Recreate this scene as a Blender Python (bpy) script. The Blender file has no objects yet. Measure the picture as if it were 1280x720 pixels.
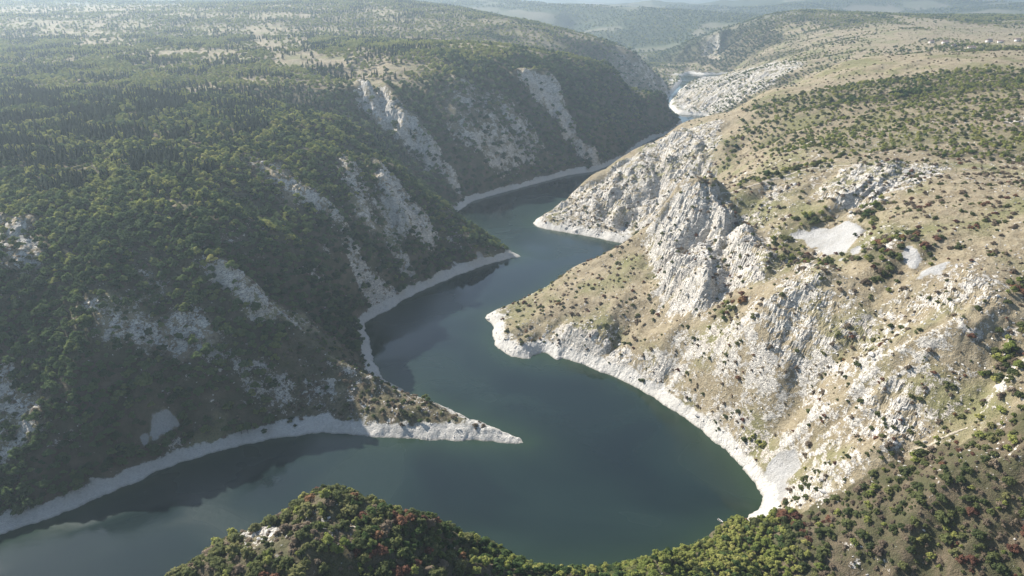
import bpy, bmesh, math, random
import numpy as np
from mathutils import Vector, Matrix
random.seed(7); rng = np.random.default_rng(7)
R = math.radians
scene = bpy.context.scene

# ------------------------------------------------------------------ camera
CAM_H, PITCH, FPX = 300.0, 23.1, 880.0          # metres above the lake, degrees down, focal length in 1280-px units
cam_data = bpy.data.cameras.new('camera'); cam = bpy.data.objects.new('camera', cam_data)
scene.collection.objects.link(cam)
cam.location = (0, 0, CAM_H); cam.rotation_euler = (R(90 - PITCH), 0, 0)
cam_data.sensor_width = 36.0; cam_data.lens = 36.0 * FPX / 1280.0
cam_data.clip_start = 1.0; cam_data.clip_end = 90000.0
scene.camera = cam

# ------------------------------------------------------------------ sky and sun
SUN_EL, SUN_AZ = 36.0, -54.0                     # azimuth measured from +Y (straight ahead) towards +X
world = bpy.data.worlds.new('World'); scene.world = world; world.use_nodes = True
wn = world.node_tree.nodes; wl = world.node_tree.links; wn.clear()
sky = wn.new('ShaderNodeTexSky'); sky.sky_type = 'NISHITA'; sky.sun_disc = False
sky.sun_elevation = R(SUN_EL); sky.sun_rotation = R(SUN_AZ)
sky.air_density = 1.0; sky.dust_density = 1.0; sky.ozone_density = 1.0; sky.altitude = 1000
bgd = wn.new('ShaderNodeBackground'); bgd.inputs['Strength'].default_value = 0.07
wo = wn.new('ShaderNodeOutputWorld')
wl.new(sky.outputs[0], bgd.inputs[0]); wl.new(bgd.outputs[0], wo.inputs[0])
sun_d = bpy.data.lights.new('sun', 'SUN'); sun_d.energy = 5.0; sun_d.angle = R(0.6); sun_d.color = (1.0, 0.94, 0.86)
sun = bpy.data.objects.new('sun', sun_d); scene.collection.objects.link(sun)
sdir = Vector((math.sin(R(SUN_AZ)) * math.cos(R(SUN_EL)), math.cos(R(SUN_AZ)) * math.cos(R(SUN_EL)), math.sin(R(SUN_EL))))
sun.rotation_euler = sdir.to_track_quat('Z', 'Y').to_euler(); sun.location = (-900, 500, 900)
vs = scene.view_settings; vs.view_transform = 'Standard'; vs.look = 'None'; vs.gamma = 1.0; vs.exposure = 1.15
scene.cycles.volume_bounces = 0; scene.cycles.max_bounces = 5; scene.cycles.diffuse_bounces = 2
scene.cycles.glossy_bounces = 2; scene.cycles.transmission_bounces = 0; scene.cycles.transparent_max_bounces = 4
scene.cycles.use_denoising = True

# ------------------------------------------------------------------ pixel <-> place
CP, SP = math.cos(R(PITCH)), math.sin(R(PITCH))
def unproj(px, py, z):
    """the point at height z seen at that pixel of the 1280 x 720 photograph"""
    a = (px - 640.0) / FPX; b = (360.0 - py) / FPX
    dx, dy, dz = a, CP + b * SP, -SP + b * CP
    t = (z - CAM_H) / dz
    return (dx * t, dy * t, z)
def proj(x, y, z):
    d = y * CP - (z - CAM_H) * SP
    u = y * SP + (z - CAM_H) * CP
    return 640.0 + FPX * x / d, 360.0 - FPX * u / d, d

# ------------------------------------------------------------------ noise
def _hash(ix, iy, s):
    h = (ix.astype(np.uint32) * np.uint32(374761393) + iy.astype(np.uint32) * np.uint32(668265263) + np.uint32(s * 974711 + 13))
    h = (h ^ (h >> np.uint32(13))) * np.uint32(1274126177)
    h = (h ^ (h >> np.uint32(16))) * np.uint32(2246822519)
    return (h ^ (h >> np.uint32(15)))
def perlin(x, y, s=0):
    xi = np.floor(x).astype(np.int64); yi = np.floor(y).astype(np.int64)
    fx = (x - xi).astype(np.float32); fy = (y - yi).astype(np.float32)
    u = fx * fx * fx * (fx * (fx * 6 - 15) + 10); v = fy * fy * fy * (fy * (fy * 6 - 15) + 10)
    def g(ax, ay, dx, dy):
        a = (_hash(xi + ax, yi + ay, s) & np.uint32(1023)).astype(np.int32)
        return GX[a] * dx + GY[a] * dy
    n0 = g(0, 0, fx, fy) * (1 - u) + g(1, 0, fx - 1, fy) * u
    n1 = g(0, 1, fx, fy - 1) * (1 - u) + g(1, 1, fx - 1, fy - 1) * u
    return (n0 * (1 - v) + n1 * v) * 1.5
_t = np.arange(1024) / 1024.0 * 2 * np.pi
GX = np.cos(_t).astype(np.float32); GY = np.sin(_t).astype(np.float32)
def fbm(x, y, octs, s=0, gain=.5):
    a = 1.0; o = 0
    for i in range(octs):
        o = o + a * perlin(x, y, s + i * 7); x = x * 2.03 + 17.1; y = y * 2.03 + 5.3; a *= gain
    return o
def ridged(x, y, octs, s=0, gain=.5):
    a = 1.0; o = 0
    for i in range(octs):
        o = o + a * (1 - 2 * np.abs(perlin(x, y, s + i * 7))); x = x * 2.1 + 11.1; y = y * 2.1 + 3.3; a *= gain
    return o
def sstep(a, b, x):
    t = np.clip((x - a) / (b - a), 0, 1); return t * t * (3 - 2 * t)
def gullies(x, y, dx, dy, s):
    """ridge and gully bands that run along the fall line; (dx, dy) is the contour direction"""
    xi = np.floor(x).astype(np.int64); yi = np.floor(y).astype(np.int64); fx = x - xi; fy = y - yi
    va = np.zeros_like(x); wt = np.zeros_like(x)
    for i in range(-1, 3):
        for j in range(-1, 3):
            h = _hash(xi + i, yi + j, s); hx = (h & np.uint32(1023)) / 1023.0 - .5
            hy = ((h >> np.uint32(10)) & np.uint32(1023)) / 1023.0 - .5
            px = fx - i + hx * .5; py = fy - j + hy * .5
            w = np.exp(-(px * px + py * py) * 2.2)
            va += w * np.cos((px * dx + py * dy) * 6.2832); wt += w
    return va / wt

# ------------------------------------------------------------------ the lake outline, read off the shore
BANK_LEFT = [(-160,735),(-60,695),(0,668),(50,652),(100,632),(150,610),(200,588),(250,570),(300,557),(350,546),(400,541),(450,544),
  (500,548),(560,550),(620,552),(659,554),(642,544),(600,528),(550,507),(510,492),(482,475),(466,452),(463,432),(457,415),(455,404),
  (470,395),(490,385),(510,372),(540,358),(570,345),(600,334),(630,325),(651,320),(635,313),(610,300),(590,287),(576,274),(572,264),
  (590,252),(620,243),(650,235),(680,227),(710,219),(740,215),(752,211),(772,203),(790,193),(797,186),(803,181),(820,173),(840,166),
  (850,160),(853,152),(845,147),(835,140),(832,131),(836,121),(847,109),(853,101),(850,96),(862,92),(880,94),(910,93)]
BANK_RIGHT = [(910,96),(876,98),(862,103),(850,112),(841,122),(836,130),(838,136),(846,143),(862,144),(884,145),(880,152),(855,161),
  (830,174),(802,193),(770,214),(737,233),(706,254),(682,270),(668,275),(667,280),(670,283),(690,288),(720,293),(750,298),(770,303),
  (792,305),(815,307),(800,313),(760,326),(720,343),(680,361),(640,382),(610,391),(607,396),(617,408),(615,421),(625,437),(642,447),(659,449),
  (670,444),(682,441),(690,445),(695,451),(705,448),(730,456),(760,468),(790,481),(825,502),(850,518),(875,535),(895,552),(915,570),
  (930,588),(943,606),(950,622),(957,637),(935,646),(912,652),(890,668),(850,690),(800,704),(740,712),(680,712),(620,700),(560,682),
  (500,668),(440,657),(400,657),(350,677),(300,703),(250,730),(200,765),(100,840),(-60,930),(-260,960)]
lake_poly = np.array([unproj(a, b, 0.0)[:2] for a, b in BANK_LEFT + BANK_RIGHT])

# ------------------------------------------------------------------ heights, mostly read off ridges, edges and slopes (pixel, metres above the lake)
HP = [  # left wall and first spur
 (0,560,34),(0,470,65),(0,400,88),(0,300,120),(0,220,146),(0,150,165),(-150,600,25),(-150,450,75),(-150,300,125),
 (150,560,20),(150,500,44),(150,420,76),(150,350,102),(150,280,128),(150,200,150),(150,130,167),
 (270,520,20),(270,480,40),(270,400,70),(270,345,94),(270,280,120),(270,220,140),(270,160,155),(270,110,165),
 (340,515,12),(340,480,28),(340,405,60),(340,335,86),(340,270,105),(340,200,135),(340,150,150),(220,240,138),
 (420,500,15),(420,462,31),(480,472,20),(540,503,13),(600,530,6),(420,400,38),(420,330,60),(420,260,95),(420,200,125),(420,150,145),(420,100,158),
 (380,400,52),(390,350,66),(380,300,88),
 # second spur
 (470,214,106),(440,195,118),(520,238,70),(560,264,45),(600,292,26),(630,313,8),(490,292,50),(480,335,38),(540,322,20),(520,300,42),(440,330,52),(450,270,80),
 (560,240,24),(530,215,50),(500,190,75),(470,160,105),
 # third wall
 (440,110,157),(500,100,160),(560,98,160),(640,95,155),(700,88,150),(770,88,138),(540,170,92),(600,170,84),(640,170,72),(700,160,68),(750,150,74),
 (800,130,66),(820,128,56),(840,143,28),(830,120,76),(836,126,72),(846,138,44),(600,215,35),(690,195,30),(690,35,175),(740,52,155),(800,68,115),(840,92,65),(856,110,36),(780,110,95),
 # left plateau
 (100,90,172),(250,60,185),(100,40,195),(400,40,192),(0,10,230),(300,5,235),(540,8,225),(620,20,196),(0,60,182),(350,90,172),(500,50,182),(600,60,172),(220,105,163),
 # right first headland
 (640,380,7),(680,356,17),(720,336,31),(760,313,47),(790,299,61),(820,280,81),(855,252,106),(880,243,115),(900,242,116),(960,228,128),(1010,213,138),
 (1060,205,146),(1130,203,150),(1280,203,158),(1420,203,165),
 (660,410,13),(700,400,22),(760,380,35),(760,430,14),(820,420,32),(850,330,60),(800,350,48),(900,420,60),(900,350,80),(890,480,33),(960,340,92),(960,420,75),
 (960,500,42),(930,540,22),(1040,290,115),(1040,320,109),(1040,400,94),(1040,480,65),(1000,560,30),(985,600,10),(1100,540,62),(1100,500,74),(1100,440,93),(1100,350,119),(1100,270,137),
 (1200,270,148),(1200,350,132),(1200,440,108),(1200,520,85),(1280,300,148),(1280,400,125),(1280,480,106),(1420,300,158),(1420,450,130),
 # right second headland and plateau
 (678,272,7),(700,253,21),(730,230,39),(760,209,57),(800,187,74),(850,156,95),(890,144,108),(915,140,116),(720,275,12),(760,262,22),(800,242,40),(850,205,74),(880,232,62),(930,217,108),(950,200,112),
 (1000,190,138),(1100,150,155),(1200,150,165),(1280,110,182),(1000,150,140),(930,155,122),(960,115,145),(1050,78,176),(1150,68,191),(1280,64,198),(1100,100,168),(1420,100,190),
 # near ridge under the camera; its right slope shaped to fall into shade
 (200,724,75),(250,694,82),(300,668,88),(350,652,91),(385,642,93),(430,640,93),(490,650,89),(560,672,74),(640,698,51),(700,707,42),(800,708,28),(860,694,20),(900,672,12),
 (930,655,8),(960,662,10),(1000,640,22),(1050,610,41),(1100,582,58),(1200,552,78),(1280,527,95),(1420,480,115),(950,720,10),(1100,720,24),(1280,720,52),(1100,650,40),(1200,650,59),(1420,700,85),
 (800,770,26),(640,770,48),(420,720,84),(300,740,76),(560,730,66),(420,800,70),(1280,820,40),(1000,820,8),(700,820,36),(250,770,64),
 # far side
 (620,9,188),(700,14,175),(780,22,150),(840,34,110),(760,40,95),(820,50,60),(860,52,95),(870,60,60),(900,38,140),(900,62,70),(950,22,185),(950,45,130),(1000,13,212),(1050,16,205),(1000,40,150),(960,62,100),(1050,50,150),(880,78,28),(845,78,18),(930,76,50),
 (950,86,90),(1000,87,112),(1000,66,122),(860,132,11),(920,118,52),(930,97,82),(890,105,45),(1200,50,172),(1130,36,182),(1150,20,196),(1280,42,170),(1100,50,165)]
HW = [(150,3400,50),(-100,4100,60),(450,3500,45),(300,4300,60),(1500,4900,110),(2200,4700,110),(2900,4600,110),(3500,5500,185),(4000,5600,190),(2700,5600,140),(-300,6000,175),(500,6000,165),(1200,6200,150),(-300,8500,90),(800,8500,80),(1900,8500,90),(-1600,300,140),(-1600,900,185),(-1700,1800,205),(-2500,3000,250),(1400,300,180),(1500,900,200),(1700,1800,195),(2600,3000,200),(0,100,58),(0,-60,50),(-250,60,60),(250,60,50),(-500,150,70),
 (-4500,6000,260),(-1500,6000,235),(2600,6600,225),(3100,7000,160),(-6000,12000,260),(-2000,12000,170),(1500,12000,110),(6000,12000,140),(9000,9000,220),
 (-9000,20000,300),(-2000,22000,200),(3000,20000,160),(8000,22000,200),(16000,20000,320),(-18000,20000,330),(0,40000,420),(20000,40000,420),(-20000,40000,420)]
ctl = np.array([unproj(*p) for p in HP] + HW)
seg = np.vstack([lake_poly, lake_poly[:1]])
# shoreline controls, evenly sampled, and the drowned valley floor follow from the outline itself
sh = []
for a, b in zip(seg[:-1], seg[1:]):
    L = np.hypot(*(b - a)); n = max(1, int(L // 45)); sh += [a + (b - a) * k / n for k in range(n)]
sh = np.array(sh); sh = sh[(sh[:, 1] < 3400)]
ctl = np.vstack([ctl, np.column_stack([sh, np.full(len(sh), 0.5)])])
def phi(r): return r ** 1.35
P = ctl[:, :2] / 1000.0
def rbf_fit(P, z):
    n = len(P); D = np.hypot(P[:, None, 0] - P[None, :, 0], P[:, None, 1] - P[None, :, 1])
    A = np.zeros((n + 3, n + 3)); A[:n, :n] = -phi(D) + np.eye(n) * 4e-4
    A[:n, n] = 1; A[:n, n + 1:] = P; A[n, :n] = 1; A[n + 1:, :n] = P.T
    return np.linalg.solve(A, np.concatenate([z, [0, 0, 0]]))
RW = rbf_fit(P, ctl[:, 2])
def rbf_eval(x, y):
    x = np.asarray(x) / 1000.0; y = np.asarray(y) / 1000.0; sh_ = x.shape; x = x.ravel(); y = y.ravel(); out = np.empty(len(x))
    for i in range(0, len(x), 60000):
        xs = x[i:i + 60000].astype(np.float32); ys = y[i:i + 60000].astype(np.float32); acc = RW[-3] + RW[-2] * xs + RW[-1] * ys
        acc = acc.astype(np.float64)
        D = (xs[:, None] - P[None, :, 0].astype(np.float32)) ** 2 + (ys[:, None] - P[None, :, 1].astype(np.float32)) ** 2
        acc -= (D ** 0.675) @ RW[:-3].astype(np.float32)
        out[i:i + 60000] = acc
    return out.reshape(sh_)
def lake_sdf(x, y):
    """signed distance to the shore: negative over water"""
    d2 = np.full(x.shape, 1e12); ins = np.zeros(x.shape, bool)
    for (ax, ay), (bx, by) in zip(seg[:-1], seg[1:]):
        ex, ey = bx - ax, by - ay; L2 = ex * ex + ey * ey + 1e-9
        t = np.clip(((x - ax) * ex + (y - ay) * ey) / L2, 0, 1)
        d2 = np.minimum(d2, (x - ax - t * ex) ** 2 + (y - ay - t * ey) ** 2)
        c = ((ay > y) != (by > y))
        if by != ay: ins ^= c & (x < (bx - ax) * (y - ay) / (by - ay) + ax)
    d = np.sqrt(d2); return np.where(ins, -d, d)

# coarse regular layers over the near country (4 m grid), sampled bilinearly
GX0, GX1, GY0, GY1, GS = -2900.0, 2900.0, 60.0, 3300.0, 5.0
gx = np.arange(GX0, GX1 + GS, GS); gy = np.arange(GY0, GY1 + GS, GS)
GXX, GYY = np.meshgrid(gx, gy)
def blur(a, n):
    for _ in range(n):
        a = np.pad(a, 1, mode='edge'); a = (a[:-2, 1:-1] + 2 * a[1:-1, 1:-1] + a[2:, 1:-1]) / 4
        a = np.pad(a, 1, mode='edge'); a = (a[1:-1, :-2] + 2 * a[1:-1, 1:-1] + a[1:-1, 2:]) / 4
    return a
def samp(layer, x, y):
    u = np.clip((x - GX0) / GS, 0, layer.shape[1] - 1.001); v = np.clip((y - GY0) / GS, 0, layer.shape[0] - 1.001)
    i = u.astype(int); j = v.astype(int); fu = u - i; fv = v - j
    return (layer[j, i] * (1 - fu) + layer[j, i + 1] * fu) * (1 - fv) + (layer[j + 1, i] * (1 - fu) + layer[j + 1, i + 1] * fu) * fv
G_base = rbf_eval(GXX, GYY)
G_sdf = lake_sdf(GXX, GYY)
G_base = blur(G_base, 2)
def shore_blend(base, d):
    cap = 0.22 * np.minimum(np.maximum(d, 0), 60)
    w = sstep(0, 32, d)
    out = (1 - w) * (0.75 * d) + w * np.maximum(base, cap)
    return np.where(d < 0, np.maximum(d * 0.7, -14.0), out)
G_h0 = shore_blend(G_base, G_sdf)

# pixel outline -> outline on the ground, by walking the ray down to the land
def ground_hit(px, py):
    a = (px - 640.0) / FPX; b = (360.0 - py) / FPX
    d = np.array([a, CP + b * SP, -SP + b * CP])
    t = np.geomspace(120, 5000, 1500); X, Y, Z = d[0] * t, d[1] * t, CAM_H + d[2] * t
    H = samp(G_h0, X, Y); k = np.argmax(Z < np.maximum(H, 0))
    if k == 0: k = len(t) - 1
    return X[k], Y[k]

def in_poly(poly, x, y):
    ins = np.zeros(x.shape, bool); n = len(poly)
    for i in range(n):
        ax, ay = poly[i]; bx, by = poly[(i + 1) % n]
        c = ((ay > y) != (by > y))
        if by != ay: ins ^= c & (x < (bx - ax) * (y - ay) / (by - ay) + ax)
    return ins
def layer(polys, soft=2, wob=9):
    g = np.zeros(GXX.shape); wx = wob * perlin(GXX / 22, GYY / 22, 91); wy = wob * perlin(GXX / 22, GYY / 22, 92)
    for val, pts in polys:
        w = [ground_hit(*p) for p in pts]
        g = np.where(in_poly(w, GXX + wx, GYY + wy), val, g)
    return blur(g, soft)
# limestone buttresses and ribs standing out of the slopes (metres proud)
BUTTRESS = [(15, [(638,94),(690,91),(706,130),(726,175),(758,206),(742,210),(712,180),(682,138)]),
 (13, [(468,108),(490,112),(520,150),(552,200),(535,210),(500,172)]), (10, [(438,104),(455,106),(492,166),(474,166)]),
 (9, [(556,100),(572,100),(642,192),(622,200)]), (9, [(598,99),(610,99),(694,206),(674,210)]), (8, [(720,90),(735,88),(790,170),(775,175)]),
 (13, [(464,206),(490,212),(520,250),(546,288),(536,302),(505,297),(486,266)]),
 (8, [(300,195),(340,200),(400,245),(436,284),(424,290),(365,252),(318,222)]), (7, [(424,192),(445,195),(452,240),(466,283),(442,262),(428,225)]),
 (7, [(240,328),(300,331),(328,360),(336,398),(314,410),(290,372),(245,348)]), (5, [(222,374),(250,381),(266,443),(254,460),(238,430)]),
 (7, [(0,270),(45,273),(62,305),(46,343),(0,350)]),
 (15, [(812,300),(834,268),(864,245),(896,250),(905,290),(898,330),(880,380),(845,372),(820,350)]), (9, [(915,290),(935,290),(960,325),(952,365),(925,348),(918,320)]),
 (6, [(1000,335),(1055,352),(1075,400),(1050,460),(1015,470),(1000,420)]), (6, [(925,445),(960,445),(985,480),(962,525),(930,500)]), (5, [(1128,474),(1168,464),(1172,502),(1134,514)]),
 (6, [(700,410),(735,410),(760,440),(730,450)]), (6, [(1020,240),(1062,212),(1125,206),(1090,255),(1045,263)]), (8, [(760,218),(800,192),(815,230),(790,270),(765,285)]), (9, [(830,180),(860,165),(880,200),(865,240),(830,245)])]
G_h0 = G_h0 + layer(BUTTRESS, 1, 7) * sstep(4, 20, G_sdf)
G_gy, G_gx = np.gradient(blur(G_h0, 3), GS)

# ------------------------------------------------------------------ what covers the ground (outlines read off the photograph, laid on the land)
ROCK = [
 (1.0, [(462,205),(492,212),(520,250),(548,290),(540,306),(505,300),(484,268)]),
 (.9, [(438,104),(470,108),(500,130),(525,155),(552,200),(535,212),(500,180),(470,160),(450,135)]),
 (1.0, [(638,94),(690,91),(708,130),(728,175),(760,207),(744,211),(712,180),(682,138)]),
 (.85, [(296,194),(345,200),(400,245),(440,285),(425,292),(365,252),(315,220)]),
 (.8, [(420,190),(445,195),(452,240),(468,285),(440,262),(425,225)]),
 (.8, [(100,372),(232,372),(232,450),(160,448),(120,438),(92,405)]),
 (.9, [(235,325),(300,330),(330,360),(338,400),(312,412),(288,372),(240,350)]),
 (.9, [(220,372),(252,380),(268,445),(255,462),(236,430)]),
 (.9, [(-20,268),(45,272),(64,305),(48,345),(-20,352)]),
 (.8, [(-20,440),(55,495),(70,552),(-20,575)]),
 (.5, [(262,412),(400,470),(430,520),(330,520),(280,470)]),
 (.5, [(400,468),(470,462),(600,526),(590,548),(450,540),(390,520)]),
 (.8, [(545,195),(580,235),(572,248),(535,218)]),
 (.55, [(540,110),(600,105),(690,195),(620,225),(560,170)]),
 (.6, [(760,60),(850,90),(850,110),(800,120),(760,95)]),
 (.5, [(570,265),(600,300),(590,320),(555,300)]),
 # right headland
 (1.0, [(808,300),(830,268),(862,243),(905,250),(930,280),(965,320),(958,372),(925,352),(905,362),(880,400),(840,380),(815,360)]),
 (1.0, [(612,400),(650,428),(690,405),(730,408),(800,440),(850,478),(900,520),(960,590),(950,630),(880,545),(800,485),(700,452),(630,445)]),
 (.9, [(667,282),(690,262),(760,215),(850,160),(905,145),(900,190),(905,235),(860,248),(800,285),(770,300),(700,290)]),
 (.9, [(1015,240),(1060,210),(1130,204),(1200,208),(1150,232),(1090,262),(1040,266)]),
 (.62, [(900,430),(950,440),(985,480),(960,530),(920,500)]),
 (.62, [(1000,330),(1060,350),(1080,400),(1050,470),(1010,480),(960,440),(960,380)]),
 (.62, [(1120,470),(1170,460),(1175,505),(1130,520)]),
 (.62, [(1150,360),(1240,390),(1240,430),(1180,440),(1110,410)]),
 (.62, [(1080,430),(1180,440),(1160,480),(1060,500)]),
 (.62, [(940,520),(1000,540),(1040,600),(985,600),(960,570)]),
 (.95, [(838,128),(880,95),(960,80),(1010,80),(960,112),(900,142),(850,143)]),
 (.8, [(865,45),(900,40),(905,75),(875,70)]),
 # near ridge
 (.9, [(300,672),(330,645),(350,655),(390,690),(400,705),(350,700)]),
 (.8, [(370,645),(420,640),(430,660),(380,665)]),
 (.6, [(1180,580),(1280,560),(1280,600),(1190,610)]), (.6, [(1040,690),(1080,670),(1130,720),(1050,720)])]
SCREE = [(1, [(986,298),(1020,285),(1060,276),(1082,284),(1070,300),(1062,315),(1048,332),(1040,322),(1018,308)]),
 (1, [(1064,318),(1086,308),(1076,326)]), (1, [(1132,316),(1148,312),(1142,338),(1133,332)]),
 (1, [(206,514),(230,526),(212,545),(176,557),(180,535)]), (1, [(240,530),(248,532),(252,553),(246,550)]),
 (1, [(945,600),(962,575),(982,568),(1000,590),(975,615),(962,640),(950,625)]),
 (.8, [(595,318),(606,316),(610,330),(600,332)]), (.7, [(1150,335),(1185,325),(1180,340),(1140,350)])]
GRASS = [(1, [(625,385),(700,345),(770,310),(812,300),(820,345),(810,400),(730,400),(660,408)]),
 (.9, [(1100,215),(1280,210),(1300,330),(1200,330),(1120,300)]), (.8, [(900,165),(940,150),(1010,190),(960,230),(900,215)]),
 (.8, [(780,400),(880,430),(930,520),(880,490),(800,440)]), (.9, [(1160,150),(1280,160),(1280,205),(1050,208)]),
 (1, [(1080,45),(1150,38),(1190,45),(1100,62)]), (1, [(1100,18),(1280,40),(1280,60),(1180,42)]), (1, [(1000,95),(1080,75),(1100,90),(1010,110)]),
 (.62, [(310,32),(375,36),(400,75),(340,70),(315,50)]), (.62, [(95,48),(180,50),(170,60),(100,58)]), (.62, [(0,8),(220,0),(240,12),(0,18)]), (.62, [(50,28),(130,25),(130,42),(60,42)]),
 (.62, [(330,72),(430,72),(430,82),(350,84)]), (.62, [(190,62),(300,62),(300,72),(200,72)]),
 (.8, [(200,725),(285,676),(295,684),(225,732)])]
# woodland density on the right and near side (the left side is wooded unless something above says otherwise)
WOOD_R = [(.85, [(842,84),(852,60),(875,46),(900,36),(940,26),(1010,30),(1000,52),(940,66),(905,86),(870,92)]),
 (.9, [(930,135),(1000,118),(1110,100),(1250,82),(1290,90),(1290,112),(1180,125),(1090,130),(1010,150),(950,160)]),
 (.5, [(925,150),(1090,130),(1290,110),(1290,190),(1180,182),(1050,200),(970,195)]),
 (.6, [(1150,185),(1290,185),(1290,200),(1150,196)]),
 (.8, [(900,246),(960,228),(1040,206),(1050,200),(1000,205),(940,225),(885,240)]),
 (.8, [(980,290),(1000,276),(1030,268),(1030,280),(990,296),(960,300)]), (.9, [(1070,270),(1090,250),(1105,255),(1095,272)]),
 (.75, [(960,300),(1000,300),(1040,325),(1040,345),(985,330)]), (.75, [(1062,330),(1090,305),(1135,300),(1180,310),(1180,330),(1130,330),(1120,370),(1090,350)]),
 (.9, [(1235,420),(1290,400),(1290,480),(1250,470)]), (.8, [(1250,350),(1290,345),(1290,375),(1255,370)]),
 (.9, [(905,535),(935,540),(975,560),(970,575),(930,565)]), (.6, [(970,600),(1010,560),(1020,580),(980,612)]), (.7, [(1180,555),(1290,495),(1290,540),(1200,565)]),
 (.5, [(1140,545),(1180,535),(1185,550),(1145,556)]), (.8, [(895,365),(920,360),(925,385),(900,400),(885,430),(880,420)]),
 (.8, [(904,180),(925,170),(930,185),(905,215)])]
_n = len(BANK_LEFT)
near_i = _n + BANK_RIGHT.index((957, 637))
_b = np.full(GXX.shape, 1e12); G_side = np.zeros(GXX.shape, np.int8)
for k, ((ax, ay), (bx, by)) in enumerate(zip(seg[:-1], seg[1:])):
    ex, ey = bx - ax, by - ay; t = np.clip(((GXX - ax) * ex + (GYY - ay) * ey) / (ex * ex + ey * ey + 1e-9), 0, 1)
    d2 = (GXX - ax - t * ex) ** 2 + (GYY - ay - t * ey) ** 2; m = d2 < _b
    G_side[m] = 0 if k < _n - 1 else (1 if k < near_i else 2); _b = np.minimum(_b, d2)
_w = [ground_hit(*p) for p in [(955,641),(1000,634),(1050,606),(1100,578),(1200,549),(1310,516),(1310,790),(930,790),(930,660)]]
G_side[in_poly(_w, GXX, GYY)] = 2
G_rock = layer(ROCK, 2); G_rock = np.where(G_side == 0, np.maximum(G_rock * .92, np.clip(.95 * (fbm(GXX / 48, GYY / 48, 3, 141) - .08), 0, .72) * (G_base < 118) * (GYY < 1000)), G_rock); G_scree = layer(SCREE, 0, 5); G_grass = layer(GRASS, 2); G_wood_r = layer(WOOD_R, 1)
side1 = blur((G_side == 1).astype(float), 2); left0 = blur((G_side == 0).astype(float), 2)
_q = fbm(GXX / 60, GYY / 60, 3, 41); _q2 = fbm(GXX / 160, GYY / 160, 3, 47)
G_wood = np.where(G_side == 0, .98 - 1.0 * np.clip(G_rock, 0, 1) - .9 * G_grass - .9 * np.clip(_q - .22, 0, .8) * (GYY < 1000), G_wood_r)
G_wood = np.where(G_side == 2, .74 + .40 * _q - .6 * G_rock - .8 * G_grass, G_wood)
G_wood = np.clip(G_wood, 0, 1) * (G_scree < .3)
G_wood = np.where((G_side == 0) & (GYY > 1000), np.clip(G_wood - .30 + .60 * _q2, .08, 1), G_wood)
G_wood = np.where((G_side == 1) & (GYY > 1350), np.maximum(np.clip(.42 + .8 * _q2 - .8 * G_grass, 0, 1), G_wood_r), G_wood)
_sl = np.hypot(G_gx, G_gy); G_steep = sstep(.28, .45, blur(_sl, 2))
G_wood = np.where((G_side == 0) & (GYY > 1000), np.maximum(G_wood, G_steep * np.clip(.95 - G_rock, 0, 1)), G_wood)
# right headland is stony almost everywhere: a loose mosaic of rock and dry grass
G_rock = np.clip(np.maximum(G_rock, side1 * (1 - .6 * G_grass) * np.clip(.46 + .42 * _q, 0, .75) * sstep(900, 750, GYY)), 0, 1)

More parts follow.
